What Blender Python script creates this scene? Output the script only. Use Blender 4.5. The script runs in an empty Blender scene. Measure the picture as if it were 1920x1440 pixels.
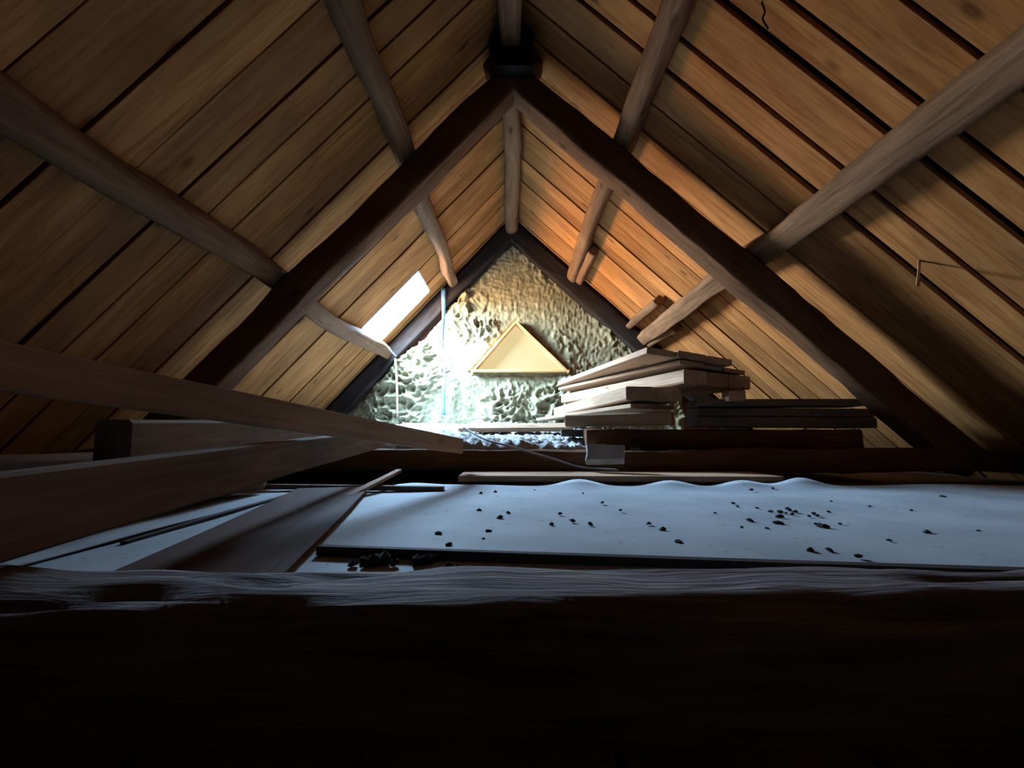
import bpy, bmesh, math, random
from mathutils import Vector, Matrix, noise

# ------------------------------------------------------------------ camera, world, exposure
scene = bpy.context.scene
COL = scene.collection
CAM_Z = 0.265                       # the phone is held just above the floor of the loft
PITCH = math.radians(6.98)
FOCAL = 800.0                       # focal length in pixels of the 1920 wide frame
cam_data = bpy.data.cameras.new('camera')
cam_data.sensor_fit = 'HORIZONTAL'
cam_data.sensor_width = 36.0
cam_data.lens = FOCAL / 1920.0 * 36.0
cam_data.clip_start = 0.02
cam = bpy.data.objects.new('camera', cam_data)
COL.objects.link(cam)
cam.location = (0, 0, CAM_Z)
cam.rotation_euler = (math.pi / 2 + PITCH, 0, 0)
scene.camera = cam

world = bpy.data.worlds.new('world')
scene.world = world
world.use_nodes = True
wn, wl = world.node_tree.nodes, world.node_tree.links
bg = wn['Background']
# clear daylight outside: blue sky above, paler towards the horizon, warm sunlit land below
w_tc = wn.new('ShaderNodeTexCoord')
w_sep = wn.new('ShaderNodeSeparateXYZ')
w_map = wn.new('ShaderNodeMapRange')
w_map.inputs['From Min'].default_value = -1.0; w_map.inputs['From Max'].default_value = 1.0
w_ramp = wn.new('ShaderNodeValToRGB')
w_el = w_ramp.color_ramp.elements
w_el[0].position = 0.0; w_el[0].color = (0.34, 0.22, 0.12, 1)
w_el[1].position = 1.0; w_el[1].color = (0.34, 0.60, 1.0, 1)
for w_p, w_c in ((0.46, (0.40, 0.26, 0.14, 1)), (0.52, (0.62, 0.66, 0.70, 1)), (0.66, (0.46, 0.70, 1.0, 1))):
    w_e = w_el.new(w_p); w_e.color = w_c
wl.new(w_tc.outputs['Generated'], w_sep.inputs[0]); wl.new(w_sep.outputs['Z'], w_map.inputs['Value'])
wl.new(w_map.outputs[0], w_ramp.inputs['Fac']); wl.new(w_ramp.outputs['Color'], bg.inputs['Color'])
DAYLIGHT = 370.0
bg.inputs['Strength'].default_value = DAYLIGHT
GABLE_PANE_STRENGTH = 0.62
scene.view_settings.view_transform = 'Standard'
scene.view_settings.look = 'None'
scene.view_settings.gamma = 1.0
scene.view_settings.use_curve_mapping = False
scene.view_settings.exposure = 0.26
try:
    scene.cycles.diffuse_bounces = 2
    scene.cycles.max_bounces = 5
    scene.cycles.glossy_bounces = 1
    scene.cycles.adaptive_threshold = 0.03
except Exception:
    pass

RND = random.Random(7)

# ------------------------------------------------------------------ the roof, in metres (z = 0 is the white sheet on the floor)
Y_TRUSS = 2.63          # front face of the truss in the middle
Y_GABLE = 5.30          # inner face of the gable wall
APEX = CAM_Z + 2.615    # top line of the rafters at the ridge
S_L, S_R = 1.095, 0.935  # rise over run of the two slopes (an uneven old roof)
BOARD_UP = 0.19         # the boards lie on the purlins, above the rafters


def slope(side):
    return S_L if side < 0 else S_R


def roof_z(x, up=0.0):
    return APEX + up - (S_L if x < 0 else S_R) * abs(x)


def P(px, py, Y):
    """The point of the place at depth Y that was measured at a pixel of the photograph."""
    a = (px - 960.0) / FOCAL
    b = (720.0 - py) / FOCAL
    t = math.tan(math.atan(b) + PITCH)
    z = t * Y
    fwd = Y * math.cos(PITCH) + z * math.sin(PITCH)
    return Vector((a * fwd, Y, CAM_Z + z))


# ------------------------------------------------------------------ materials
def new_mat(name):
    m = bpy.data.materials.new(name)
    m.use_nodes = True
    nt = m.node_tree
    return m, nt, nt.nodes, nt.links, nt.nodes['Principled BSDF']


def ramp(nodes, stops):
    r = nodes.new('ShaderNodeValToRGB')
    el = r.color_ramp.elements
    el[0].position, el[0].color = stops[0][0], (*stops[0][1], 1)
    el[1].position, el[1].color = stops[-1][0], (*stops[-1][1], 1)
    for p, c in stops[1:-1]:
        e = el.new(p)
        e.color = (*c, 1)
    return r


def wood(name, dark, mid, light, grain=1.0, rough=0.8, bump=0.25, knots=True, stain=0.35, vary=0.35, spec=0.08):
    """Grain runs along the local x axis of the object."""
    m, nt, N, L, b = new_mat(name)
    tc = N.new('ShaderNodeTexCoord')
    oi = N.new('ShaderNodeObjectInfo')
    off = N.new('ShaderNodeVectorMath'); off.operation = 'SCALE'
    comb = N.new('ShaderNodeCombineXYZ')
    for k in range(3):
        L.new(oi.outputs['Random'], comb.inputs[k])
    off.inputs['Scale'].default_value = 37.0
    L.new(comb.outputs[0], off.inputs[0])
    add = N.new('ShaderNodeVectorMath'); add.operation = 'ADD'
    L.new(tc.outputs['Object'], add.inputs[0]); L.new(off.outputs[0], add.inputs[1])
    mp = N.new('ShaderNodeMapping')
    mp.inputs['Scale'].default_value = (1.6 * grain, 22 * grain, 22 * grain)
    L.new(add.outputs[0], mp.inputs['Vector'])
    n1 = N.new('ShaderNodeTexNoise')
    n1.inputs['Scale'].default_value = 1.6; n1.inputs['Detail'].default_value = 6
    n1.inputs['Roughness'].default_value = 0.6; n1.inputs['Distortion'].default_value = 0.6
    L.new(mp.outputs[0], n1.inputs['Vector'])
    r1 = ramp(N, [(0.25, dark), (0.5, mid), (0.75, light)])
    L.new(n1.outputs['Fac'], r1.inputs['Fac'])
    col = r1.outputs['Color']
    # broad stains of the wood itself
    mp2 = N.new('ShaderNodeMapping'); mp2.inputs['Scale'].default_value = (1.2, 4, 4)
    L.new(add.outputs[0], mp2.inputs['Vector'])
    n2 = N.new('ShaderNodeTexNoise'); n2.inputs['Scale'].default_value = 1.5; n2.inputs['Detail'].default_value = 3
    L.new(mp2.outputs[0], n2.inputs['Vector'])
    r2 = ramp(N, [(0.35, (1 - stain,) * 3), (0.65, (1, 1, 1))])
    L.new(n2.outputs['Fac'], r2.inputs['Fac'])
    mx = N.new('ShaderNodeMixRGB'); mx.blend_type = 'MULTIPLY'; mx.inputs['Fac'].default_value = 1
    L.new(col, mx.inputs[1]); L.new(r2.outputs['Color'], mx.inputs[2])
    col = mx.outputs[0]
    if knots:
        mp3 = N.new('ShaderNodeMapping'); mp3.inputs['Scale'].default_value = (2.2, 5.5, 5.5)
        L.new(add.outputs[0], mp3.inputs['Vector'])
        v = N.new('ShaderNodeTexVoronoi'); v.inputs['Scale'].default_value = 1.0
        L.new(mp3.outputs[0], v.inputs['Vector'])
        r3 = ramp(N, [(0.05, (0.30, 0.22, 0.18)), (0.13, (1, 1, 1))])
        L.new(v.outputs['Distance'], r3.inputs['Fac'])
        mk = N.new('ShaderNodeMixRGB'); mk.blend_type = 'MULTIPLY'; mk.inputs['Fac'].default_value = 0.8
        L.new(col, mk.inputs[1]); L.new(r3.outputs['Color'], mk.inputs[2])
        col = mk.outputs[0]
    # every board its own tone
    hv = N.new('ShaderNodeHueSaturation')
    mr = N.new('ShaderNodeMapRange')
    mr.inputs['To Min'].default_value = 1 - vary; mr.inputs['To Max'].default_value = 1 + vary * 0.6
    L.new(oi.outputs['Random'], mr.inputs['Value']); L.new(mr.outputs[0], hv.inputs['Value'])
    L.new(col, hv.inputs['Color'])
    L.new(hv.outputs['Color'], b.inputs['Base Color'])
    b.inputs['Roughness'].default_value = rough
    b.inputs['Specular IOR Level'].default_value = spec
    bp = N.new('ShaderNodeBump'); bp.inputs['Strength'].default_value = bump; bp.inputs['Distance'].default_value = 0.01
    L.new(n1.outputs['Fac'], bp.inputs['Height']); L.new(bp.outputs[0], b.inputs['Normal'])
    return m


def mottled(name, c0, c1, scale=8.0, rough=0.9, bump=0.3, dist=0.01, spec=0.2, speck=None):
    m, nt, N, L, b = new_mat(name)
    tc = N.new('ShaderNodeTexCoord')
    n = N.new('ShaderNodeTexNoise'); n.inputs['Scale'].default_value = scale; n.inputs['Detail'].default_value = 6
    L.new(tc.outputs['Object'], n.inputs['Vector'])
    r = ramp(N, [(0.35, c0), (0.65, c1)])
    L.new(n.outputs['Fac'], r.inputs['Fac'])
    col = r.outputs['Color']
    if speck:
        n3 = N.new('ShaderNodeTexNoise'); n3.inputs['Scale'].default_value = 42; n3.inputs['Detail'].default_value = 3
        L.new(tc.outputs['Object'], n3.inputs['Vector'])
        r3 = ramp(N, [(0.66, (0, 0, 0)), (0.72, (1, 1, 1))])
        L.new(n3.outputs['Fac'], r3.inputs['Fac'])
        mx = N.new('ShaderNodeMixRGB'); L.new(r3.outputs['Color'], mx.inputs['Fac'])
        L.new(col, mx.inputs[1]); mx.inputs[2].default_value = (*speck, 1)
        col = mx.outputs[0]
    L.new(col, b.inputs['Base Color'])
    b.inputs['Roughness'].default_value = rough
    b.inputs['Specular IOR Level'].default_value = spec
    bp = N.new('ShaderNodeBump'); bp.inputs['Strength'].default_value = bump; bp.inputs['Distance'].default_value = dist
    L.new(n.outputs['Fac'], bp.inputs['Height']); L.new(bp.outputs[0], b.inputs['Normal'])
    return m


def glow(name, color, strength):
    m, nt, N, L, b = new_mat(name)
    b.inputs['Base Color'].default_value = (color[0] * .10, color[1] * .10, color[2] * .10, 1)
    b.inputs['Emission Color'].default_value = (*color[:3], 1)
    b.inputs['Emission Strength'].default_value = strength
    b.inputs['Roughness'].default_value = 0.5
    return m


def clear_glass(name):
    m, nt, N, L, b = new_mat(name)
    tr = N.new('ShaderNodeBsdfTransparent'); tr.inputs['Color'].default_value = (0.94, 0.96, 0.96, 1)
    gl = N.new('ShaderNodeBsdfGlossy'); gl.inputs['Roughness'].default_value = 0.05
    mx = N.new('ShaderNodeMixShader'); mx.inputs['Fac'].default_value = 0.06
    L.new(tr.outputs[0], mx.inputs[1]); L.new(gl.outputs[0], mx.inputs[2])
    L.new(mx.outputs[0], N['Material Output'].inputs['Surface'])
    return m


M = {
    'roof': wood('roof_board_pine', (0.25, 0.085, 0.022), (0.43, 0.175, 0.054), (0.54, 0.25, 0.085), vary=0.3, stain=0.3),
    'log': wood('old_log_wood', (0.13, 0.062, 0.03), (0.23, 0.118, 0.06), (0.31, 0.17, 0.09), grain=1.3, bump=0.5, vary=0.2),
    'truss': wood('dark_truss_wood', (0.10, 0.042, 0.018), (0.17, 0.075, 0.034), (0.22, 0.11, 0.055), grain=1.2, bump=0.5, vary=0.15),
    'truss_shade': wood('shade_black_wood', (0.018, 0.012, 0.010), (0.032, 0.022, 0.018), (0.05, 0.035, 0.028), grain=1.2, bump=0.5, vary=0.1),  # truss wood with the shade of its unlit faces put into the colour
    'weathered': wood('grey_weathered_log', (0.14, 0.10, 0.095), (0.30, 0.24, 0.23), (0.46, 0.38, 0.37), grain=2.0, bump=0.9, knots=False, stain=0.4, vary=0.05),
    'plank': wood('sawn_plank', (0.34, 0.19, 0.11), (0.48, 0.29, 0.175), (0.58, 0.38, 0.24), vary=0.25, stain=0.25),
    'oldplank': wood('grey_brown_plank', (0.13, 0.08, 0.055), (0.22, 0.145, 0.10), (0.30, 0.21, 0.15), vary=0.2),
    'frame': wood('orange_frame_wood', (0.55, 0.25, 0.08), (0.72, 0.38, 0.14), (0.8, 0.46, 0.2), vary=0.1, knots=False),
    'redwall': wood('red_brown_wall_board', (0.20, 0.07, 0.05), (0.30, 0.11, 0.08), (0.36, 0.15, 0.11), vary=0.15),
    'darkbatten': wood('dark_batten', (0.05, 0.04, 0.035), (0.09, 0.07, 0.06), (0.13, 0.10, 0.09), knots=False, vary=0.1),
    'felt': mottled('roofing_felt', (0.02, 0.017, 0.015), (0.035, 0.03, 0.027), 12),
    'floor': wood('floor_plank_brown', (0.14, 0.09, 0.06), (0.22, 0.15, 0.10), (0.30, 0.21, 0.15), vary=0.2),
    'shadow_patch': wood('brown_plank_shadow', (0.06, 0.022, 0.010), (0.10, 0.038, 0.017), (0.13, 0.055, 0.026), knots=False, vary=0.1),  # brown of the planks' shadow, for the slab on the sheet
    'sheet': mottled('white_sheet', (0.36, 0.385, 0.405), (0.45, 0.48, 0.50), 4.0, 0.75, 0.08, 0.01, speck=(0.25, 0.24, 0.23)),
    'foam': mottled('yellow_spray_foam', (0.16, 0.135, 0.07), (0.32, 0.272, 0.16), 11.0, 0.85, 0.5, 0.02),
    'wool': mottled('pale_mineral_wool', (0.38, 0.36, 0.34), (0.60, 0.575, 0.54), 14.0, 0.95, 0.6, 0.02),
    'crumb': mottled('dark_crumb', (0.02, 0.016, 0.013), (0.06, 0.05, 0.04), 60, 0.95, 0.6, 0.005),
    'white': mottled('white_painted_frame', (0.75, 0.75, 0.74), (0.82, 0.82, 0.81), 20, 0.5, 0.05, 0.002),
    'plastic': mottled('pale_blue_plastic', (0.10, 0.22, 0.33), (0.16, 0.30, 0.42), 10, 0.4, 0.1, 0.004, spec=0.5),
    'cable': mottled('grey_cable', (0.30, 0.29, 0.30), (0.40, 0.39, 0.40), 20, 0.5, 0.05, 0.002, spec=0.4),
    'board_grey': mottled('grey_block', (0.36, 0.35, 0.36), (0.48, 0.47, 0.48), 12, 0.9, 0.3, 0.005),
    'metal': mottled('dull_metal', (0.10, 0.10, 0.10), (0.2, 0.2, 0.2), 30, 0.5, 0.1, 0.002, spec=0.5),
    'sky_pane': clear_glass('skylight_glass'),
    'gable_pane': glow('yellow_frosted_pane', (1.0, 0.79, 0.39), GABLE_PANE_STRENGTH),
}


# ------------------------------------------------------------------ builders
def tag(o, label=None, cat=None, group=None, kind=None):
    if label: o['label'] = label
    if cat: o['category'] = cat
    if group: o['group'] = group
    if kind or label: o['kind'] = kind or 'thing'
    return o


def empty(name, loc=(0, 0, 0)):
    e = bpy.data.objects.new(name, None)
    e.location = loc
    e.empty_display_size = 0.1
    COL.objects.link(e)
    return e


def put(o, parent, mw):
    """Link an object at world matrix mw under a parent that is only translated."""
    COL.objects.link(o)
    if parent is not None:
        o.parent = parent
        o.matrix_parent_inverse = Matrix.Identity(4)
        pm = Matrix.Translation(parent.location)
        if parent.type == 'MESH':
            pm = PM[parent.name]
        o.matrix_basis = pm.inverted() @ mw
    else:
        o.matrix_basis = mw
    PM[o.name] = mw.copy()
    return o


PM = {}


def mesh_obj(name, verts, faces, mat, parent=None, mw=None, smooth=False):
    me = bpy.data.meshes.new(name)
    me.from_pydata([tuple(v) for v in verts], [], faces)
    me.materials.append(mat)
    if smooth:
        me.polygons.foreach_set('use_smooth', [True] * len(me.polygons))
    me.update()
    o = bpy.data.objects.new(name, me)
    return put(o, parent, mw if mw is not None else Matrix.Identity(4))


def frame_from(p0, p1, up):
    """Axes with x from p0 to p1 and z as near to up as can be."""
    x = (Vector(p1) - Vector(p0)); Ln = x.length; x.normalize()
    z = Vector(up) - x * x.dot(Vector(up)); z.normalize()
    y = z.cross(x)
    m = Matrix((x, y, z)).transposed().to_4x4()
    m.translation = Vector(p0)
    return m, Ln


def plank(name, p0, p1, up, w, t, mat, parent=None, wob=0.004, n=6, edge='center', seed=None, skew0=0.0, skew1=0.0, bow=0.0):
    """A sawn board: axis p0-p1, width across, thickness along up. Edges wander a little, arrises are chamfered."""
    m, Ln = frame_from(p0, p1, up)
    r = random.Random(seed if seed is not None else RND.random())
    ph = [r.uniform(0, 6.28) for _ in range(4)]
    y0 = {'center': -w / 2, 'right': 0.0, 'left': -w}[edge]
    c = min(w, t) * 0.10
    rings = []
    verts, faces = [], []
    for i in range(n + 1):
        f = i / n
        a = y0 + wob * math.sin(ph[0] + f * 5.1) + wob * r.uniform(-.5, .5)
        b = y0 + w + wob * math.sin(ph[1] + f * 4.3) + wob * r.uniform(-.5, .5)
        dz = bow * math.sin(math.pi * f) + wob * .4 * math.sin(ph[2] + f * 3)
        lo, hi = -t / 2 + dz, t / 2 + dz
        sk = (1 - f) * skew0 + f * skew1
        ring = [(a + c, lo), (b - c, lo), (b, lo + c), (b, hi - c), (b - c, hi), (a + c, hi), (a, hi - c), (a, lo + c)]
        for (yy, zz) in ring:
            verts.append((f * Ln + sk * (yy - y0), yy, zz))
    k = 8
    for i in range(n):
        for j in range(k):
            j2 = (j + 1) % k
            faces.append((i * k + j, (i + 1) * k + j, (i + 1) * k + j2, i * k + j2))
    faces.append(tuple(reversed(range(k)))[::-1])
    faces.append(tuple(n * k + j for j in range(k))[::-1])
    o = mesh_obj(name, verts, faces, mat, parent, m)
    fix_normals(o)
    return o


def fix_normals(o):
    bm = bmesh.new(); bm.from_mesh(o.data)
    bmesh.ops.recalc_face_normals(bm, faces=bm.faces)
    bm.to_mesh(o.data); bm.free()


def log(name, p0, p1, up, w, h, mat, parent=None, square=3.0, rough=0.012, n=44, k=18, taper=0.0, freq=2.2, sway=0.01, seed=0, ends=0.15):
    """A hewn log: superellipse section, lumpy surface, slight sway."""
    m, Ln = frame_from(p0, p1, up)
    verts, faces = [], []
    for i in range(n + 1):
        f = i / n
        x = f * Ln
        sc = 1 - taper * f
        sw_y = sway * noise.noise((x * .9, seed * 3.7, 1.3))
        sw_z = sway * noise.noise((x * .9, seed * 3.7, 9.1))
        for j in range(k):
            a = 2 * math.pi * j / k
            ca, sa = math.cos(a), math.sin(a)
            e = 2.0 / square
            yy = math.copysign(abs(ca) ** e, ca) * w / 2 * sc
            zz = math.copysign(abs(sa) ** e, sa) * h / 2 * sc
            d = rough * noise.fractal((x * freq, yy * freq * 4 + seed * 5, zz * freq * 4), 1.0, 2.0, 4)
            verts.append((x, yy + sw_y + ca * d, zz + sw_z + sa * d))
    for i in range(n):
        for j in range(k):
            j2 = (j + 1) % k
            faces.append((i * k + j, (i + 1) * k + j, (i + 1) * k + j2, i * k + j2))
    faces.append(tuple(range(k)))
    faces.append(tuple(n * k + j for j in range(k)))
    o = mesh_obj(name, verts, faces, mat, parent, m, smooth=True)
    fix_normals(o)
    for p in o.data.polygons:
        if len(p.vertices) > 4:
            p.use_smooth = False
    return o


def tube(name, pts, r, mat, parent=None, k=8, flat=1.0, twist=0.0):
    pts = [Vector(p) for p in pts]
    # resample smoothly (Catmull-Rom)
    out = []
    q = [pts[0] * 2 - pts[1]] + pts + [pts[-1] * 2 - pts[-2]]
    for i in range(1, len(q) - 2):
        for s in range(8):
            t = s / 8
            a, b, c, d = q[i - 1], q[i], q[i + 1], q[i + 2]
            out.append(0.5 * ((2 * b) + (c - a) * t + (2 * a - 5 * b + 4 * c - d) * t * t + (3 * b - a - 3 * c + d) * t ** 3))
    out.append(pts[-1])
    verts, faces = [], []
    n = len(out)
    ref = Vector((0, 1, 0))
    for i, p in enumerate(out):
        d = (out[min(i + 1, n - 1)] - out[max(i - 1, 0)]).normalized()
        s = d.cross(ref)
        if s.length < 1e-3: s = d.cross(Vector((1, 0, 0)))
        s.normalize(); u = s.cross(d)
        for j in range(k):
            a = 2 * math.pi * j / k + 0
            tw = twist * i / n
            cy, cz = math.cos(a) * r, math.sin(a) * r * flat
            y = cy * math.cos(tw) - cz * math.sin(tw); z = cy * math.sin(tw) + cz * math.cos(tw)
            verts.append(p + s * y + u * z)
    for i in range(n - 1):
        for j in range(k):
            j2 = (j + 1) % k
            faces.append((i * k + j, (i + 1) * k + j, (i + 1) * k + j2, i * k + j2))
    faces.append(tuple(range(k))); faces.append(tuple((n - 1) * k + j for j in range(k)))
    o = mesh_obj(name, verts, faces, mat, parent, None, smooth=True)
    fix_normals(o)
    return o


# ------------------------------------------------------------------ structure: roof, gable, floor
Y_BACK, Y_END = -2.4, Y_GABLE + 0.25
SKY_Y0, SKY_Y1 = 4.31, 4.93          # skylight opening in the west slope
SKY_X0, SKY_X1 = -0.99, -1.55


def build_slope(side, seed):
    name = 'ceiling_left' if side < 0 else 'ceiling_right'
    root = tag(empty(name, (side * 1.5, 2, roof_z(side * 1.5))), kind='structure')
    r = random.Random(seed)
    s = slope(side)
    nrm = Vector((side * s, 0, 1)).normalized()      # points up and out
    x_eave = (APEX + BOARD_UP + 0.02) / s
    y = Y_BACK
    odd = 0
    t = 0.024
    edges = []
    if side < 0:
        marks = [4.31, 4.93]
    else:
        marks = []
    while y < Y_END:
        w = r.uniform(0.17, 0.25)
        for mk in marks:
            if y < mk - 1e-6 and y + w > mk - 0.09:
                w = mk - y
        edges.append((y, w)); y += w
    for (y, w) in edges:
        gap = r.choice([0.005, 0.008, 0.010, 0.014, 0.020])
        if side > 0 and any(y < g_ <= y + w for g_ in (0.9, 1.6, 2.05)): gap = 0.05
        lift = 0.006 * (odd % 2) + r.uniform(0, 0.004)
        odd += 1
        yc = y + w / 2

        def pt(x, extra=0.0):
            return Vector((side * x, yc, roof_z(side * x, BOARD_UP))) + nrm * (t / 2 + lift + extra)
        tw = Vector((0, r.uniform(-.012, .012), 0))
        spans = [(0.0, x_eave + r.uniform(-.02, .03))]
        if side < 0 and y >= SKY_Y0 - 1e-4 and y < SKY_Y1 - 1e-3:
            spans = [(0.0, -SKY_X0), (-SKY_X1, x_eave)]
        for (a, b) in spans:
            plank('roof_board', pt(a), pt(b) , nrm + tw, w - gap, t, M['roof'], root, wob=0.003, n=8, seed=r.random())
    # felt above the boards, seen only as the black of the gaps
    up = nrm * 0.06
    def q(x, yy): return Vector((side * x, yy, APEX + BOARD_UP - s * x)) + up
    rects = [(-.12, x_eave + .3, Y_BACK - .1, Y_END)]
    if side < 0:
        a, b = -SKY_X0, -SKY_X1
        rects = [(-.12, x_eave + .3, Y_BACK - .1, SKY_Y0), (-.12, x_eave + .3, SKY_Y1, Y_END), (-.12, a, SKY_Y0, SKY_Y1), (b, x_eave + .3, SKY_Y0, SKY_Y1)]
    vs, fs = [], []
    for (a, b, c, d) in rects:
        i = len(vs)
        lo = [q(a, c), q(b, c), q(b, d), q(a, d)]
        vs += lo + [v + nrm * 0.01 for v in lo]
        fs += [(i, i + 1, i + 2, i + 3), (i + 4, i + 5, i + 6, i + 7), (i, i + 1, i + 5, i + 4), (i + 1, i + 2, i + 6, i + 5), (i + 2, i + 3, i + 7, i + 6), (i + 3, i, i + 4, i + 7)]
    mesh_obj('roofing_felt', vs, fs, M['felt'], root)
    return root


build_slope(-1, 11)
build_slope(1, 23)

# gable wall of red-brown upright boards behind the foam, and the unseen end behind the camera
def gable(name, Y, mat, seed, thick=0.03, into=1):
    root = tag(empty(name, (0, Y, 0)), kind='structure')
    r = random.Random(seed)
    x = -(APEX + BOARD_UP) / S_L - .05
    xe = (APEX + BOARD_UP) / S_R + .05
    while x < xe:
        w = r.uniform(0.16, 0.22)
        xa, xb = x, min(x + w - .005, xe)
        za, zb = max(roof_z(xa, BOARD_UP + .05), 0.02), max(roof_z(xb, BOARD_UP + .05), 0.02)
        yy = Y + r.uniform(0, .008)
        pts = [(xa, 0), (xb, 0), (xb, zb)]
        if xa < 0 < xb: pts.append((0, roof_z(0, BOARD_UP + .05)))
        pts.append((xa, za))
        n = len(pts)
        verts = [(p[0], yy, p[1] - .1 if p[1] == 0 else p[1]) for p in pts] + [(p[0], yy + into * thick, p[1] - .1 if p[1] == 0 else p[1]) for p in pts]
        faces = [tuple(range(n)), tuple(range(n, 2 * n))] + [(i, (i + 1) % n, n + (i + 1) % n, n + i) for i in range(n)]
        c = Vector(((xa + xb) / 2, yy, 0))
        # local x upright, so that the grain runs up the board
        m = Matrix.Translation(c) @ Matrix(((0, 0, 1, 0), (0, 1, 0, 0), (1, 0, 0, 0), (0, 0, 0, 1)))
        inv = m.inverted()
        o = mesh_obj('wall_board', [inv @ Vector(v) for v in verts], faces, mat, root, m)
        fix_normals(o)
        x += w
    zt = APEX + BOARD_UP + .20
    pts = [(-(zt + .12) / S_L, -.12), ((zt + .12) / S_R, -.12), (0, zt)]
    ya, yb = Y + into * .05, Y + into * .07
    verts = [(p[0], ya, p[1]) for p in pts] + [(p[0], yb, p[1]) for p in pts]
    o = mesh_obj('sheathing', verts, [(0, 1, 2), (3, 4, 5), (0, 1, 4, 3), (1, 2, 5, 4), (2, 0, 3, 5)], M['felt'], root)
    fix_normals(o)
    return root


gable('wall_back', Y_GABLE, M['redwall'], 5)
gable('wall_front', Y_BACK, M['oldplank'], 6, into=-1)

# loft floor: dark planks under the sheet
fl = tag(empty('floor', (0, 2, -0.03)), kind='structure')
r = random.Random(3)
x = -2.95
while x < 3.4:
    w = r.uniform(0.19, 0.24)
    plank('floor_plank', (x + w / 2, Y_BACK, -0.035), (x + w / 2, Y_END, -0.035), (0, 0, 1), w - .006, .03, M['floor'], fl, wob=.002, n=4, seed=r.random())
    x += w

vs = [(x_, y_, z_) for z_ in (-.12, -.056) for x_, y_ in ((-3.0, Y_BACK - .1), (3.5, Y_BACK - .1), (3.5, Y_END), (-3.0, Y_END))]
o = mesh_obj('subfloor', vs, [(0, 1, 2, 3), (4, 5, 6, 7), (0, 1, 5, 4), (1, 2, 6, 5), (2, 3, 7, 6), (3, 0, 4, 7)], M['floor'], fl)
fix_normals(o)

# skylight
win = tag(empty('window_1', (-1.27, 4.62, roof_z(-1.27, BOARD_UP))), kind='structure')
nl = Vector((-S_L, 0, 1)).normalized()
def sk(x, y, up): return Vector((x, y, roof_z(x, BOARD_UP))) + nl * up
T = 0.07
vs = [sk(SKY_X0, SKY_Y0, .075), sk(SKY_X1, SKY_Y0, .075), sk(SKY_X1, SKY_Y1, .075), sk(SKY_X0, SKY_Y1, .075)]
vs += [v + nl * .006 for v in vs]
pane = mesh_obj('pane', vs, [(0, 1, 2, 3), (7, 6, 5, 4), (0, 4, 5, 1), (1, 5, 6, 2), (2, 6, 7, 3), (3, 7, 4, 0)], M['sky_pane'], win)
fix_normals(pane)
portal = bpy.data.lights.new('skylight_daylight', 'AREA')
portal.shape = 'RECTANGLE'
portal.size = SKY_Y1 - SKY_Y0
portal.size_y = (sk(SKY_X0, 0, 0) - sk(SKY_X1, 0, 0)).length
portal.cycles.is_portal = True        # samples the daylight that comes through the opening; gives off none itself
po = bpy.data.objects.new('skylight_daylight', portal)
COL.objects.link(po)
pz = nl; px_ = Vector((0, 1, 0)); py_ = pz.cross(px_)
pm_ = Matrix((px_, py_, pz)).transposed().to_4x4(); pm_.translation = sk((SKY_X0 + SKY_X1) / 2, (SKY_Y0 + SKY_Y1) / 2, .09)
po.matrix_basis = pm_
ft = .028
dn = Vector((-1, 0, -S_L)).normalized()
for (a, b, sidev) in [((SKY_X0, SKY_Y0), (SKY_X1, SKY_Y0), 0), ((SKY_X0, SKY_Y1), (SKY_X1, SKY_Y1), 0), ((SKY_X0, SKY_Y0), (SKY_X0, SKY_Y1), 1), ((SKY_X1, SKY_Y0), (SKY_X1, SKY_Y1), 1)]:
    plank('frame', sk(a[0], a[1], .035), sk(b[0], b[1], .035), nl, ft, .075, M['white'], win, wob=.001, n=2)
for yy in (4.52, 4.72):
    plank('glazing_bar', sk(SKY_X0, yy, .068), sk(SKY_X1, yy, .068), nl, .014, .014, M['white'], win, wob=.0005, n=2)

# ------------------------------------------------------------------ trusses
def rafter(side, Y, parent, wy=.17, h=.197, mat='truss', seed=0, name='rafter', lift=0.0):
    s = slope(side)
    nrm = Vector((side * s, 0, 1)).normalized()
    xa = -.06
    xb = (APEX - 0.16) / s
    a = Vector((side * xa, Y + wy / 2, APEX - s * xa)) - nrm * (h / 2 - lift)
    b = Vector((side * xb, Y + wy / 2, APEX - s * xb)) - nrm * (h / 2 - lift)
    return log(name, a, b, nrm, wy, h, M[mat], parent, square=7, rough=.016, n=70, k=24, sway=.02, seed=seed, freq=2.0)


t1 = tag(empty('roof_truss', (0, Y_TRUSS + .085, 0)), 'dark log roof truss with tie beam spanning the middle of the loft', 'truss')
rafter(-1, Y_TRUSS, t1, seed=1)
rafter(1, Y_TRUSS + .002, t1, seed=2)
log('tie_beam', (-2.75, Y_TRUSS + .085, .112), (3.2, Y_TRUSS + .085, .112), (0, 0, 1), .17, .135, M['truss'], t1, square=6, rough=.014, n=80, k=20, sway=.015, seed=3)
plank('ridge_block', (0, Y_TRUSS - .05, APEX - .20), (0, Y_TRUSS - .05, APEX + .12), (0, 1, 0), .27, .10, M['truss_shade'], t1, wob=.012, n=5)  # black here is shade put into the colour

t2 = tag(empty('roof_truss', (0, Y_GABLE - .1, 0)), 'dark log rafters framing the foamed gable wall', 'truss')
rafter(-1, Y_GABLE - .15, t2, wy=.135, h=.188, seed=4, mat='truss_shade', lift=.115)  # both rafters blackened in colour to stand for their shaded front faces
rafter(1, Y_GABLE - .148, t2, wy=.135, h=.225, seed=5, mat='truss_shade', lift=.12)

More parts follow.
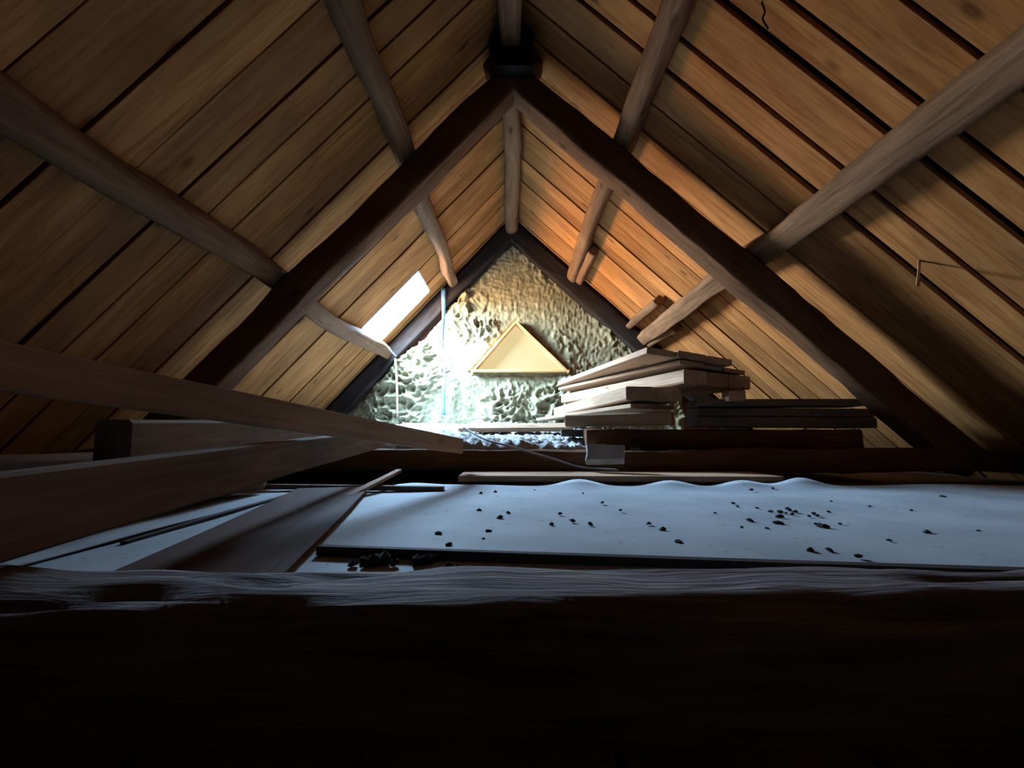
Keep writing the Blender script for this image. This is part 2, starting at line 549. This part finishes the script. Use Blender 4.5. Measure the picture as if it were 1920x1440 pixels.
# ------------------------------------------------------------------ purlins
def purlin(x, d, label, seed, y0=-2.3, y1=Y_GABLE - .13, mat='log', sq=3.2):
    side = -1 if x < 0 else 1
    s = slope(x)
    nrm = Vector((side * s, 0, 1)).normalized() if abs(x) > .01 else Vector((0, 0, 1))
    z = APEX - s * abs(x) + .085
    o = log('purlin', (x, y0, z), (x, y1, z), nrm, d, .135, M[mat], None, square=sq, rough=.02, n=90, k=20, sway=.05, seed=seed, freq=1.7)
    return tag(o, label, 'beam', 'purlin logs under the roof boards')


purlin(-.72, .135, 'slim pale purlin log high on the darker roof slope, above the skylight', 1)
purlin(-1.55, .15, 'purlin log running under the roof boards just below the skylight', 2)
purlin(.76, .135, 'high purlin log on the brightly lit roof slope, nearer the ridge', 3)
purlin(1.62, .16, 'low squared purlin log on the brightly lit roof slope, above the board pile', 4, sq=5)
o = log('ridge_beam', (0, -2.3, APEX + .03), (0, Y_GABLE - .13, APEX + .03), (0, 0, 1), .16, .17, M['log'], None, square=2.6, rough=.018, n=80, k=20, sway=.03, seed=8)
tag(o, 'round ridge log running under the peak of the roof', 'beam')


# short cleats nailed beside the purlins of the lit slope, by the gable
def on_slope(x, y, up):
    side = -1 if x < 0 else 1
    n_ = Vector((side * slope(x), 0, 1)).normalized()
    return Vector((x, y, roof_z(x, BOARD_UP))) - n_ * up
nr = Vector((S_R, 0, 1)).normalized()
o = log('cleat', on_slope(.90, 4.25, .06), on_slope(.89, 5.13, .06), nr, .09, .10, M['log'], None, square=4, rough=.012, n=14, k=12, seed=11)
tag(o, 'short log offcut nailed beside the high purlin near the gable', 'cleat', 'offcuts beside the purlins')
o = log('cleat', on_slope(1.505, 4.1, .07), on_slope(1.50, 5.13, .07), nr, .085, .10, M['log'], None, square=4, rough=.012, n=14, k=12, seed=12)
tag(o, 'grey offcut lying on the upper side of the low purlin', 'cleat', 'offcuts beside the purlins')
o = log('cleat', on_slope(1.76, 4.35, .06), on_slope(1.74, 5.13, .07), nr, .08, .10, M['log'], None, square=4, rough=.012, n=14, k=12, seed=13)
tag(o, 'offcut on the under side of the low purlin, behind the board pile', 'cleat', 'offcuts beside the purlins')

# ------------------------------------------------------------------ foam on the gable
FOAM_Y = Y_GABLE - .05
tri = [P(884, 699, FOAM_Y), P(1066, 699, FOAM_Y), P(967, 604, FOAM_Y)]
def in_tri(x, z):
    def sgn(a, b): return (x - b.x) * (a.z - b.z) - (a.x - b.x) * (z - b.z)
    d = [sgn(tri[0], tri[1]), sgn(tri[1], tri[2]), sgn(tri[2], tri[0])]
    return all(v <= 0 for v in d) or all(v >= 0 for v in d)
LEFT = [P(px, py, FOAM_Y) for px, py in [(862, 500), (850, 545), (855, 566), (826, 580), (820, 602), (796, 630), (766, 657), (740, 660), (733, 676), (716, 680), (704, 694), (696, 730), (660, 765), (600, 800), (560, 860)]]
def left_x(z):
    if z >= LEFT[0].z: return -9
    for a, b in zip(LEFT, LEFT[1:]):
        if a.z >= z >= b.z:
            f = (a.z - z) / max(a.z - b.z, 1e-6)
            return a.x + (b.x - a.x) * f
    return LEFT[-1].x
def billow(x, z, sc, sd):
    v = noise.noise_vector((x * 3.1 + sd, z * 3.1, sd)) * .12
    return 1 - abs(noise.noise(((x + v.x) * sc, (z + v.y) * sc, sd))) * 2.2
def foam_depth(x, z):
    region = noise.noise((x * 1.7 + 3.1, z * 1.7, 4.4))           # brushed smooth patches against lumpy ones
    lump = max(0.0, min(1.0, .55 + region * 1.6))
    if z > CAM_Z + 1.45 and abs(x) < .55: lump *= .35
    d = .035 + .012 * noise.noise((x * 3, z * 3, 1))
    d += lump * (.085 * max(0, billow(x, z, 5.5, 2)) ** 1.6 + .062 * max(0, billow(x, z, 12, 5)) ** 1.3)
    d += (1 - lump) * .007 * noise.noise((x * 60, z * 6, 2))
    d += .010 * noise.noise((x * 26, z * 26, 8))
    return d
step = .0115
x0, x1, z0, z1 = -2.1, 2.1, 0.0, APEX - .02
nx, nz = int((x1 - x0) / step), int((z1 - z0) / step)
idx, vs, fs = {}, [], []
def foam_in(x, z):
    j = .02 * noise.noise((x * 14, z * 14, 3))
    if z > roof_z(x) - .10 + j: return False
    if x < left_x(z) + .03 + .03 * noise.noise((x * 9, z * 9, 7)): return False
    return not in_tri(x, z)
def vid(i, k):
    if (i, k) not in idx:
        x, z = x0 + i * step, z0 + k * step
        edge = 1.0
        for dx, dz in ((4, 0), (-4, 0), (0, 4), (0, -4)):
            if not foam_in(x + dx * step, z + dz * step): edge -= .22
        idx[(i, k)] = len(vs)
        vs.append((x, Y_GABLE - foam_depth(x, z) * max(edge, .1), z))
    return idx[(i, k)]
for i in range(nx):
    for k in range(nz):
        if foam_in(x0 + (i + .5) * step, z0 + (k + .5) * step):
            fs.append((vid(i, k), vid(i + 1, k), vid(i + 1, k + 1), vid(i, k + 1)))
fo = mesh_obj('spray_foam', vs, fs, M['foam'], None, None, smooth=True)
sol = fo.modifiers.new('depth', 'SOLIDIFY'); sol.thickness = .02; sol.offset = -1
tag(fo, 'lumpy yellow spray foam insulation covering the gable wall', 'insulation')

# triangular gable window: three frame boards and a pale yellow pane
gw = tag(empty('window_2', (tri[2].x, Y_GABLE - .03, tri[0].z)), kind='structure')
cen = (tri[0] + tri[1] + tri[2]) / 3
for a, b in ((0, 1), (1, 2), (2, 0)):
    pa, pb = tri[a].copy(), tri[b].copy()
    pa.y = pb.y = Y_GABLE - .075
    nn = (pb - pa).cross(Vector((0, 1, 0))).normalized()
    if nn.dot(cen - pa) > 0: nn = -nn
    off = nn * (-.012)
    plank('frame', pa + off, pb + off, nn, .14, .028, M['frame'], gw, wob=.002, n=3)
ins = [cen + (p - cen) * .97 for p in tri]
vs = [(p.x, Y_GABLE - .03, p.z) for p in ins] + [(p.x, Y_GABLE - .022, p.z) for p in ins]
pn = mesh_obj('pane', vs, [(0, 1, 2), (3, 4, 5), (0, 1, 4, 3), (1, 2, 5, 4), (2, 0, 3, 5)], M['gable_pane'], gw)
fix_normals(pn)

# ------------------------------------------------------------------ loose wool over the floor of the far bay
def wool_z(x, y):
    f = (y - 2.72) / (Y_GABLE - 2.72)
    z = .155 + .20 * max(0, f) ** .8
    z += .05 * noise.noise((x * 1.3, y * 1.3, 2.2))
    z += .045 * max(0, billow(x, y, 9, 3)) + .025 * max(0, billow(x, y, 21, 6))
    z += .008 * noise.noise((x * 50, y * 50, 1))
    if abs(x + .25) > 1.0: z -= .10 * min(1, (abs(x + .25) - 1.0) * 2.5)
    return max(z, -.02)
idx, vs, fs = {}, [], []
st = .018
nx, ny = int(4.6 / st), int((Y_GABLE - .03 - 2.70) / st)
def front(x): return 2.72 + .05 * noise.noise((x * 6, 0, 5)) + (.12 if x > .62 else 0) + (.10 if x < -.75 else 0)
for i in range(nx + 1):
    for k in range(ny + 1):
        x, y = -2.2 + i * st, 2.70 + k * st
        idx[(i, k)] = len(vs)
        z = wool_z(x, y)
        e = (y - front(x)) / .05
        if e < 1: z = min(z, .10 + (z - .10) * max(0, e) ** .5)
        vs.append((x, y, z))
for i in range(nx):
    for k in range(ny):
        fs.append((idx[(i, k)], idx[(i + 1, k)], idx[(i + 1, k + 1)], idx[(i, k + 1)]))
wo = mesh_obj('mineral_wool', vs, fs, M['wool'], None, None, smooth=True)
sol = wo.modifiers.new('depth', 'SOLIDIFY'); sol.thickness = .03; sol.offset = -1
tag(wo, 'crumbly pale mineral wool spread over the floor behind the tie beam', 'insulation', kind='stuff')

# ------------------------------------------------------------------ white sheet on the floor of the near bay
def sheet(name, x0, x1, y0, y1, label, seed, waves=True):
    nx, ny = 110, 44
    vs, fs = [], []
    for i in range(nx + 1):
        for k in range(ny + 1):
            x = x0 + (x1 - x0) * i / nx
            f = k / ny
            ye = y1
            y = y0 + (ye - y0) * f
            z = .004 + .010 * (noise.noise((x * 1.6 + seed, y * 2.2, 0)) + .6)
            if waves:
                w = max(0, (f - .88) / .12)
                bump = sum(h_ * math.exp(-((x - c_) / .11) ** 2) for c_, h_ in ((.34, .034), (.81, .030), (1.17, .030), (1.47, .042), (-.5, .012)))
                z += w * w * (.006 + bump)
            vs.append((x, y, max(z, .002)))
    for i in range(nx):
        for k in range(ny):
            a = i * (ny + 1) + k
            fs.append((a, a + ny + 1, a + ny + 2, a + 1))
    o = mesh_obj(name, vs, fs, M['sheet'], None, None, smooth=True)
    so = o.modifiers.new('depth', 'SOLIDIFY'); so.thickness = .004; so.offset = -1
    return tag(o, label, 'sheet')


sheet('floor_sheet', -.95, 3.0, .63, 2.22, 'large dusty white sheet with wavy far edge covering the loft floor', 1.0)
sheet('floor_sheet', -1.62, -.985, .85, 2.22, 'white sheet on the floor beneath the loose planks, beside the larger sheet', 2.0)

# ------------------------------------------------------------------ log in the foreground
def front_log():
    nX, k = 420, 46
    X0, X1 = -2.7, 3.0
    vs, fs = [], []
    for i in range(nX + 1):
        x = X0 + (X1 - X0) * i / nX
        top = .097 + .010 * noise.noise((x * 1.9, 3.3, 0)) + .006 * noise.noise((x * 6, 1.3, 0)) + (.012 if x > .45 else 0) * min(1, (x - .45) * 4 if x > .45 else 0)
        cy = .515
        for j in range(k):
            a = 2 * math.pi * j / k
            ca, sa = math.cos(a), math.sin(a)
            e = 2 / 3.6
            yy = math.copysign(abs(ca) ** e, ca) * .085
            zz = math.copysign(abs(sa) ** e, sa) * .095
            d = .010 * noise.fractal((x * 2.2, yy * 26 + 5, zz * 26), 1.0, 2.0, 5)
            # long drying cracks and torn fibre
            cr = noise.noise((x * 1.1, yy * 40, zz * 40 + 7))
            d -= .020 * max(0, 1 - abs(cr) * 8) * max(0, noise.noise((x * 1.7, yy * 7, zz * 7 + 2)) + .35)
            d += .0035 * noise.noise((x * 9, yy * 150, zz * 150))
            if sa > 0: d -= .022 * math.exp(-((x - .58) / .10) ** 2 - ((yy - .018) / .022) ** 2)   # the knot hole on the upper face
            vs.append((x, cy + yy + ca * d, top - .095 + zz + sa * d))
    for i in range(nX):
        for j in range(k):
            j2 = (j + 1) % k
            fs.append((i * k + j, (i + 1) * k + j, (i + 1) * k + j2, i * k + j2))
    fs.append(tuple(range(k))); fs.append(tuple(nX * k + j for j in range(k)))
    o = mesh_obj('tie_beam', vs, fs, M['weathered'], None, None, smooth=True)
    fix_normals(o)
    return tag(o, 'cracked weathered grey log lying across the loft in front of the white sheet', 'beam')


front_log()

# dark strip at the near edge of the sheet
o = plank('batten', (-.42, .965, .020), (1.45, .735, .020), (0, 0, 1), .024, .019, M['darkbatten'], None, wob=.002, n=12)
tag(o, 'thin black batten lying on the near edge of the white sheet', 'batten')
# board in front of the middle tie beam
o = plank('board_or_shadow_patch', (-.28, 2.43, .042), (1.42, 2.43, .042), (0, 0, 1), .33, .03, M['plank'], None, wob=.006, n=10)
tag(o, 'pale board lying flat along the middle tie beam behind the wavy sheet edge', 'board')

# ------------------------------------------------------------------ timbers on the dark side
def on_edge(name, p_near, p_far, h, t, mat, label, cat='plank', lean=0.0, **kw):
    """A plank set on its narrow edge: points give the top edge of the face turned to the middle of the loft."""
    a, b = Vector(p_near), Vector(p_far)
    ax = (b - a).normalized()
    sidev = ax.cross(Vector((0, 0, 1))).normalized()      # points to +x for a plank running to +y
    a2 = a - Vector((0, 0, h / 2)) - sidev * t / 2
    b2 = b - Vector((0, 0, h / 2)) - sidev * t / 2
    o = plank(name, a2, b2, Vector((0, 0, 1)) , t, h, M[mat], None, **kw)
    return tag(o, label, cat)


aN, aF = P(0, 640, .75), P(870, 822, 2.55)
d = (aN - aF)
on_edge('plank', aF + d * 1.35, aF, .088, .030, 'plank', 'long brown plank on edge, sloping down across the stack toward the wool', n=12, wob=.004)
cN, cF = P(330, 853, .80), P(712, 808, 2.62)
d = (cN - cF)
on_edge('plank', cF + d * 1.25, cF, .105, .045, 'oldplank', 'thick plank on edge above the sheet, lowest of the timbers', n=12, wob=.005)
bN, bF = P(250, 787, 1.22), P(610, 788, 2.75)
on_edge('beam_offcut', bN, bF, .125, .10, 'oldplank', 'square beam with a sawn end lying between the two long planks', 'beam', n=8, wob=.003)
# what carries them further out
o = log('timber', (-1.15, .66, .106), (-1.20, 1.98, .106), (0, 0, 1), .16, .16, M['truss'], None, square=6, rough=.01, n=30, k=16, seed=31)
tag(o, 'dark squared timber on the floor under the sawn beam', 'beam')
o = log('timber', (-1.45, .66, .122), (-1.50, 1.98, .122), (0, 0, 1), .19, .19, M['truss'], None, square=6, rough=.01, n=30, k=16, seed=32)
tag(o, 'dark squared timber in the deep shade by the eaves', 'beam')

# battens on the floor
o = plank('batten', P(410, 911, 2.08), P(832, 917, 2.06), (0, 0, 1), .035, .022, M['oldplank'], None, wob=.002, n=8)
tag(o, 'thin brown batten lying across the floor in front of the tie beam', 'batten')
o = plank('batten', P(748, 882, 2.40), P(655, 931, 1.76), (0, 0, 1), .034, .016, M['plank'], None, wob=.002, n=8)
tag(o, 'narrow pale lath crossing over the brown batten', 'batten')
o = plank('batten', P(568, 922, 2.0), P(230, 1022, 1.05), (0, 0, 1), .018, .018, M['darkbatten'], None, wob=.002, n=8)
tag(o, 'thin dark lath along the seam of the two white sheets', 'batten')

o = plank('board_or_shadow_patch', (-.815, 2.0, .026), (-.515, .64, .026), (0, 0, 1), .30, .010, M['shadow_patch'], None, wob=.004, n=6)  # thin slab added to stand for the planks' shadow on the sheet
tag(o, 'brown shadow patch on the sheet under the pale lath, added as a flat slab', 'board')

# ------------------------------------------------------------------ pile of boards on the lit side
G = 'boards in the loose pile'
YN, YF = 2.86, 4.95
def pile(near, far, t, count, w, roll, label, mat='plank', yn=YN, yf=YF, spread=0.0, drop=0.0):
    a, b = P(*near, yn), P(*far, yf)
    up = Vector((math.sin(roll), 0, math.cos(roll)))
    ax = (b - a).normalized()
    right = ax.cross(up).normalized()
    for q in range(count):
        off = right * (w * q + w / 2 + .004 * q)
        j = RND.uniform(-.05, .10) if q else 0
        pa = a + off + ax * j - up * t / 2
        pb = b + off + right * spread * q - up * t / 2 + ax * RND.uniform(-.3, 0) * (1 if q else 0)
        o = plank('board', pa, pb, up, w - .004, t, M[mat], None, wob=.003, n=6)
        tag(o, label[q], 'board', G)


pile((1212, 650), (1046, 716), .045, 3, .21, .12, ['pale-edged topmost board of the pile, at its open side', 'second board of the topmost layer of the pile', 'topmost board of the pile on the side of the roof boards'])
pile((1274, 674), (1047, 727), .028, 3, .19, .09, ['thin pale-edged board directly under the topmost layer', 'middle board of the second layer in the pile', 'second-layer board whose tip sticks out toward the rafter'])
pile((1281, 692), (1052, 740), .095, 3, .19, .05, ['thick beam in the pile with a pale side, under the two thin layers', 'second thick beam in the middle of the pile', 'thick beam of the pile ending nearest the roof slope'])
pile((1172, 724), (1038, 765), .095, 2, .21, .0, ['thick whitish beam jutting out toward the foam wall in the pile', 'thick dark beam below the middle of the pile'])
pile((1181, 757), (1005, 784), .028, 2, .20, .0, ['thin board at the foot of the pile reaching closest to the wool', 'second thin board low in the pile, in shade'])
o = plank('board', P(1066, 790, 3.15), P(1262, 784, 2.80), (0, 0, 1), .14, .085, M['plank'], None, wob=.003, n=6)
tag(o, 'short brown beam lying crosswise under the pile, its sawn end lit white', 'board', G)
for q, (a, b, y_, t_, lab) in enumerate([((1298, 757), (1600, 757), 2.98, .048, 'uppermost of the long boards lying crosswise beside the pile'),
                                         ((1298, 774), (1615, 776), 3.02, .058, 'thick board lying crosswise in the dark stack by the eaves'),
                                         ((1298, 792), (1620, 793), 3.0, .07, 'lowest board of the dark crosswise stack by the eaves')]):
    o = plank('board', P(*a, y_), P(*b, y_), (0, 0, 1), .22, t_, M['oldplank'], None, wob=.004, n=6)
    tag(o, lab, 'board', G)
for yy, lab in ((2.95, 'dark bearer log under the near end of the board pile'), (4.35, 'dark bearer log under the far end of the board pile')):
    o = log('bearer', (.50, yy, .240), (2.35, yy, .240), (0, 0, 1), .14, .14, M['truss'], None, square=6, rough=.01, n=24, k=14, seed=int(yy * 10))
    tag(o, lab, 'beam')

o = plank('spacer_block', P(1360, 743, 2.86), P(1392, 743, 2.86), (0, 0, 1), .09, .070, M['plank'], None, wob=.003, n=2)
tag(o, 'small pale block wedged between the thick beams and the crosswise boards', 'block')

# ------------------------------------------------------------------ small things
o = plank('plank', P(862, 803, 3.6), P(1072, 800, 3.6), (0, -.22, 1), .20, .035, M['plank'], None, wob=.004, n=6)
tag(o, 'pale plank with nail points lying on the wool below the triangular window', 'plank')
for q in range(5):
    c_ = P(905 + q * 32, 811, 3.49)
    tube('nail', [c_ + Vector((0, .02, 0)), c_ + Vector((0, -.005, 0)), c_ + Vector((0, -.03, .002))], .004, M['white'], o, k=6)
o = plank('block', P(1135, 868, 2.50), P(1135, 838, 2.56), (.25, 1, 0), .22, .06, M['board_grey'], None, wob=.004, n=3, skew0=.06, skew1=-.03)
tag(o, 'small grey block leaning on the middle tie beam', 'block')
o = plank('plank', P(1052, 812, 3.1), P(1105, 812, 3.1), (0, 0, 1), .1, .05, M['darkbatten'], None, wob=.004, n=3)
tag(o, 'short dark offcut half buried in the wool', 'plank')
o = tube('cable', [P(868, 800, 2.95), P(905, 822, 2.75), P(960, 838, 2.60), P(1030, 858, 2.58), P(1090, 876, 2.58), P(1160, 881, 2.5)], .006, M['cable'])
tag(o, 'thin grey cable hanging over the tie beam from the wool', 'cable')
# strip of film hanging in front of the foam
o = tube('film_strip', [P(831, 540, 5.11), P(832, 590, 5.11), P(830, 650, 5.12), P(833, 705, 5.11), P(831, 745, 5.12), P(832, 778, 5.09)], .026, M['plastic'], flat=.3, twist=4.0)
tag(o, 'pale blue plastic strip hanging down in front of the foam wall', 'strip')
o = tube('stick', [P(741, 672, 5.1), P(744, 720, 5.11), P(745, 782, 5.09)], .014, M['plank'], flat=.8)
tag(o, 'thin upright yellowish stick standing against the foam below the skylight', 'stick')
o = tube('rod', [P(694, 617, 4.50), P(716, 640, 4.78), P(742, 668, 5.1)], .010, M['cable'])
tag(o, 'thin grey rod slanting from the skylight down to the foam', 'rod')
# splinter under the roof boards
def roof_hit(px, py):
    """Depth at which the line of sight through a pixel meets the underside of the roof boards."""
    p = P(px, py, 1.0)
    return (APEX + BOARD_UP - CAM_Z) / (p.z - CAM_Z + (S_R if p.x > 0 else S_L) * abs(p.x))
ys = roof_hit(1724, 490)
o = plank('splinter', P(1724, 489, ys + .004), P(1721, 536, ys - .045), (0, 1, 0), .016, .004, M['plank'], None, wob=.002, n=3)
tag(o, 'pale splinter hanging from a gap in the roof boards', 'splinter')

yr = roof_hit(1428, 6)
o = tube('twig', [P(1428, 4, yr), P(1434, 22, yr - .02), P(1430, 36, yr - .05), P(1440, 54, yr - .06)], .004, M['darkbatten'], k=6)
tag(o, 'thin dark root fibre hanging from a gap between roof boards', 'twig')

# crumbs on the sheet
CR = []
for x, y in [(965, 240), (1040, 232), (955, 330), (1110, 343), (1065, 368), (740, 455), (797, 512), (1005, 443), (978, 482), (1385, 350), (1340, 405), (1450, 388), (1545, 405), (1505, 240), (1705, 330), (1610, 290), (1250, 222)]:
    CR.append((560 + x / 2.824, 840 + y / 2.824, RND.uniform(.005, .010)))
for x, y in [(465, 277), (487, 293), (585, 300), (375, 325), (548, 365), (508, 397), (635, 403), (655, 318), (700, 322), (730, 325), (760, 332), (780, 320), (740, 308), (700, 345), (870, 330), (845, 342), (890, 340), (880, 382), (900, 390), (925, 397), (1000, 380), (945, 320), (1150, 293), (1358, 313), (1515, 243), (1435, 422), (1695, 416), (1245, 462), (1090, 543), (945, 512), (855, 512), (190, 475), (112, 408), (43, 380), (665, 202), (555, 210), (955, 267), (690, 377)]:
    CR.append((1200 + x / 2.667, 840 + y / 2.667, RND.uniform(.005, .011)))
variants = []
for v in range(4):
    bm = bmesh.new(); bmesh.ops.create_icosphere(bm, subdivisions=1, radius=1)
    rr = random.Random(40 + v)
    for vert in bm.verts: vert.co *= rr.uniform(.6, 1.3)
    me = bpy.data.meshes.new('crumb'); bm.to_mesh(me); bm.free(); me.materials.append(M['crumb']); variants.append(me)
def floor_at(px, py, z):
    lo, hi = .3, 5.0
    for _ in range(40):
        mid = (lo + hi) / 2
        if P(px, py, mid).z > z: lo = mid
        else: hi = mid
    return P(px, py, (lo + hi) / 2)
def crumb(px, py, s, label, group, flat=.6):
    p = floor_at(px, py, .013)
    o = bpy.data.objects.new('crumb', variants[RND.randrange(4)])
    COL.objects.link(o)
    p.z = .012 + s * flat * .5
    o.location = p; o.scale = (s * RND.uniform(.9, 1.7), s, s * flat); o.rotation_euler = (0, 0, RND.uniform(0, 6.28))
    tag(o, label, 'crumb', group)
for px, py, s in CR:
    if 1440 < px < 1560 and 945 < py < 1000:
        crumb(px, py, s, 'dark crumb in the dense clump of dirt on the white sheet', 'crumbs in the dense clump')
    else:
        crumb(px, py, s, 'small dark crumb lying singly on the white sheet', 'dark crumbs strewn over the white sheet')
for px, py, s in [(662, 1060, .011), (682, 1051, .010), (700, 1056, .016), (722, 1054, .018), (740, 1058, .010), (783, 1054, .015), (803, 1053, .014), (842, 1062, .010), (858, 1066, .007)]:
    crumb(px, py, s, 'dark lump of debris lying between the log and the black batten', 'dark lumps behind the log', .8)
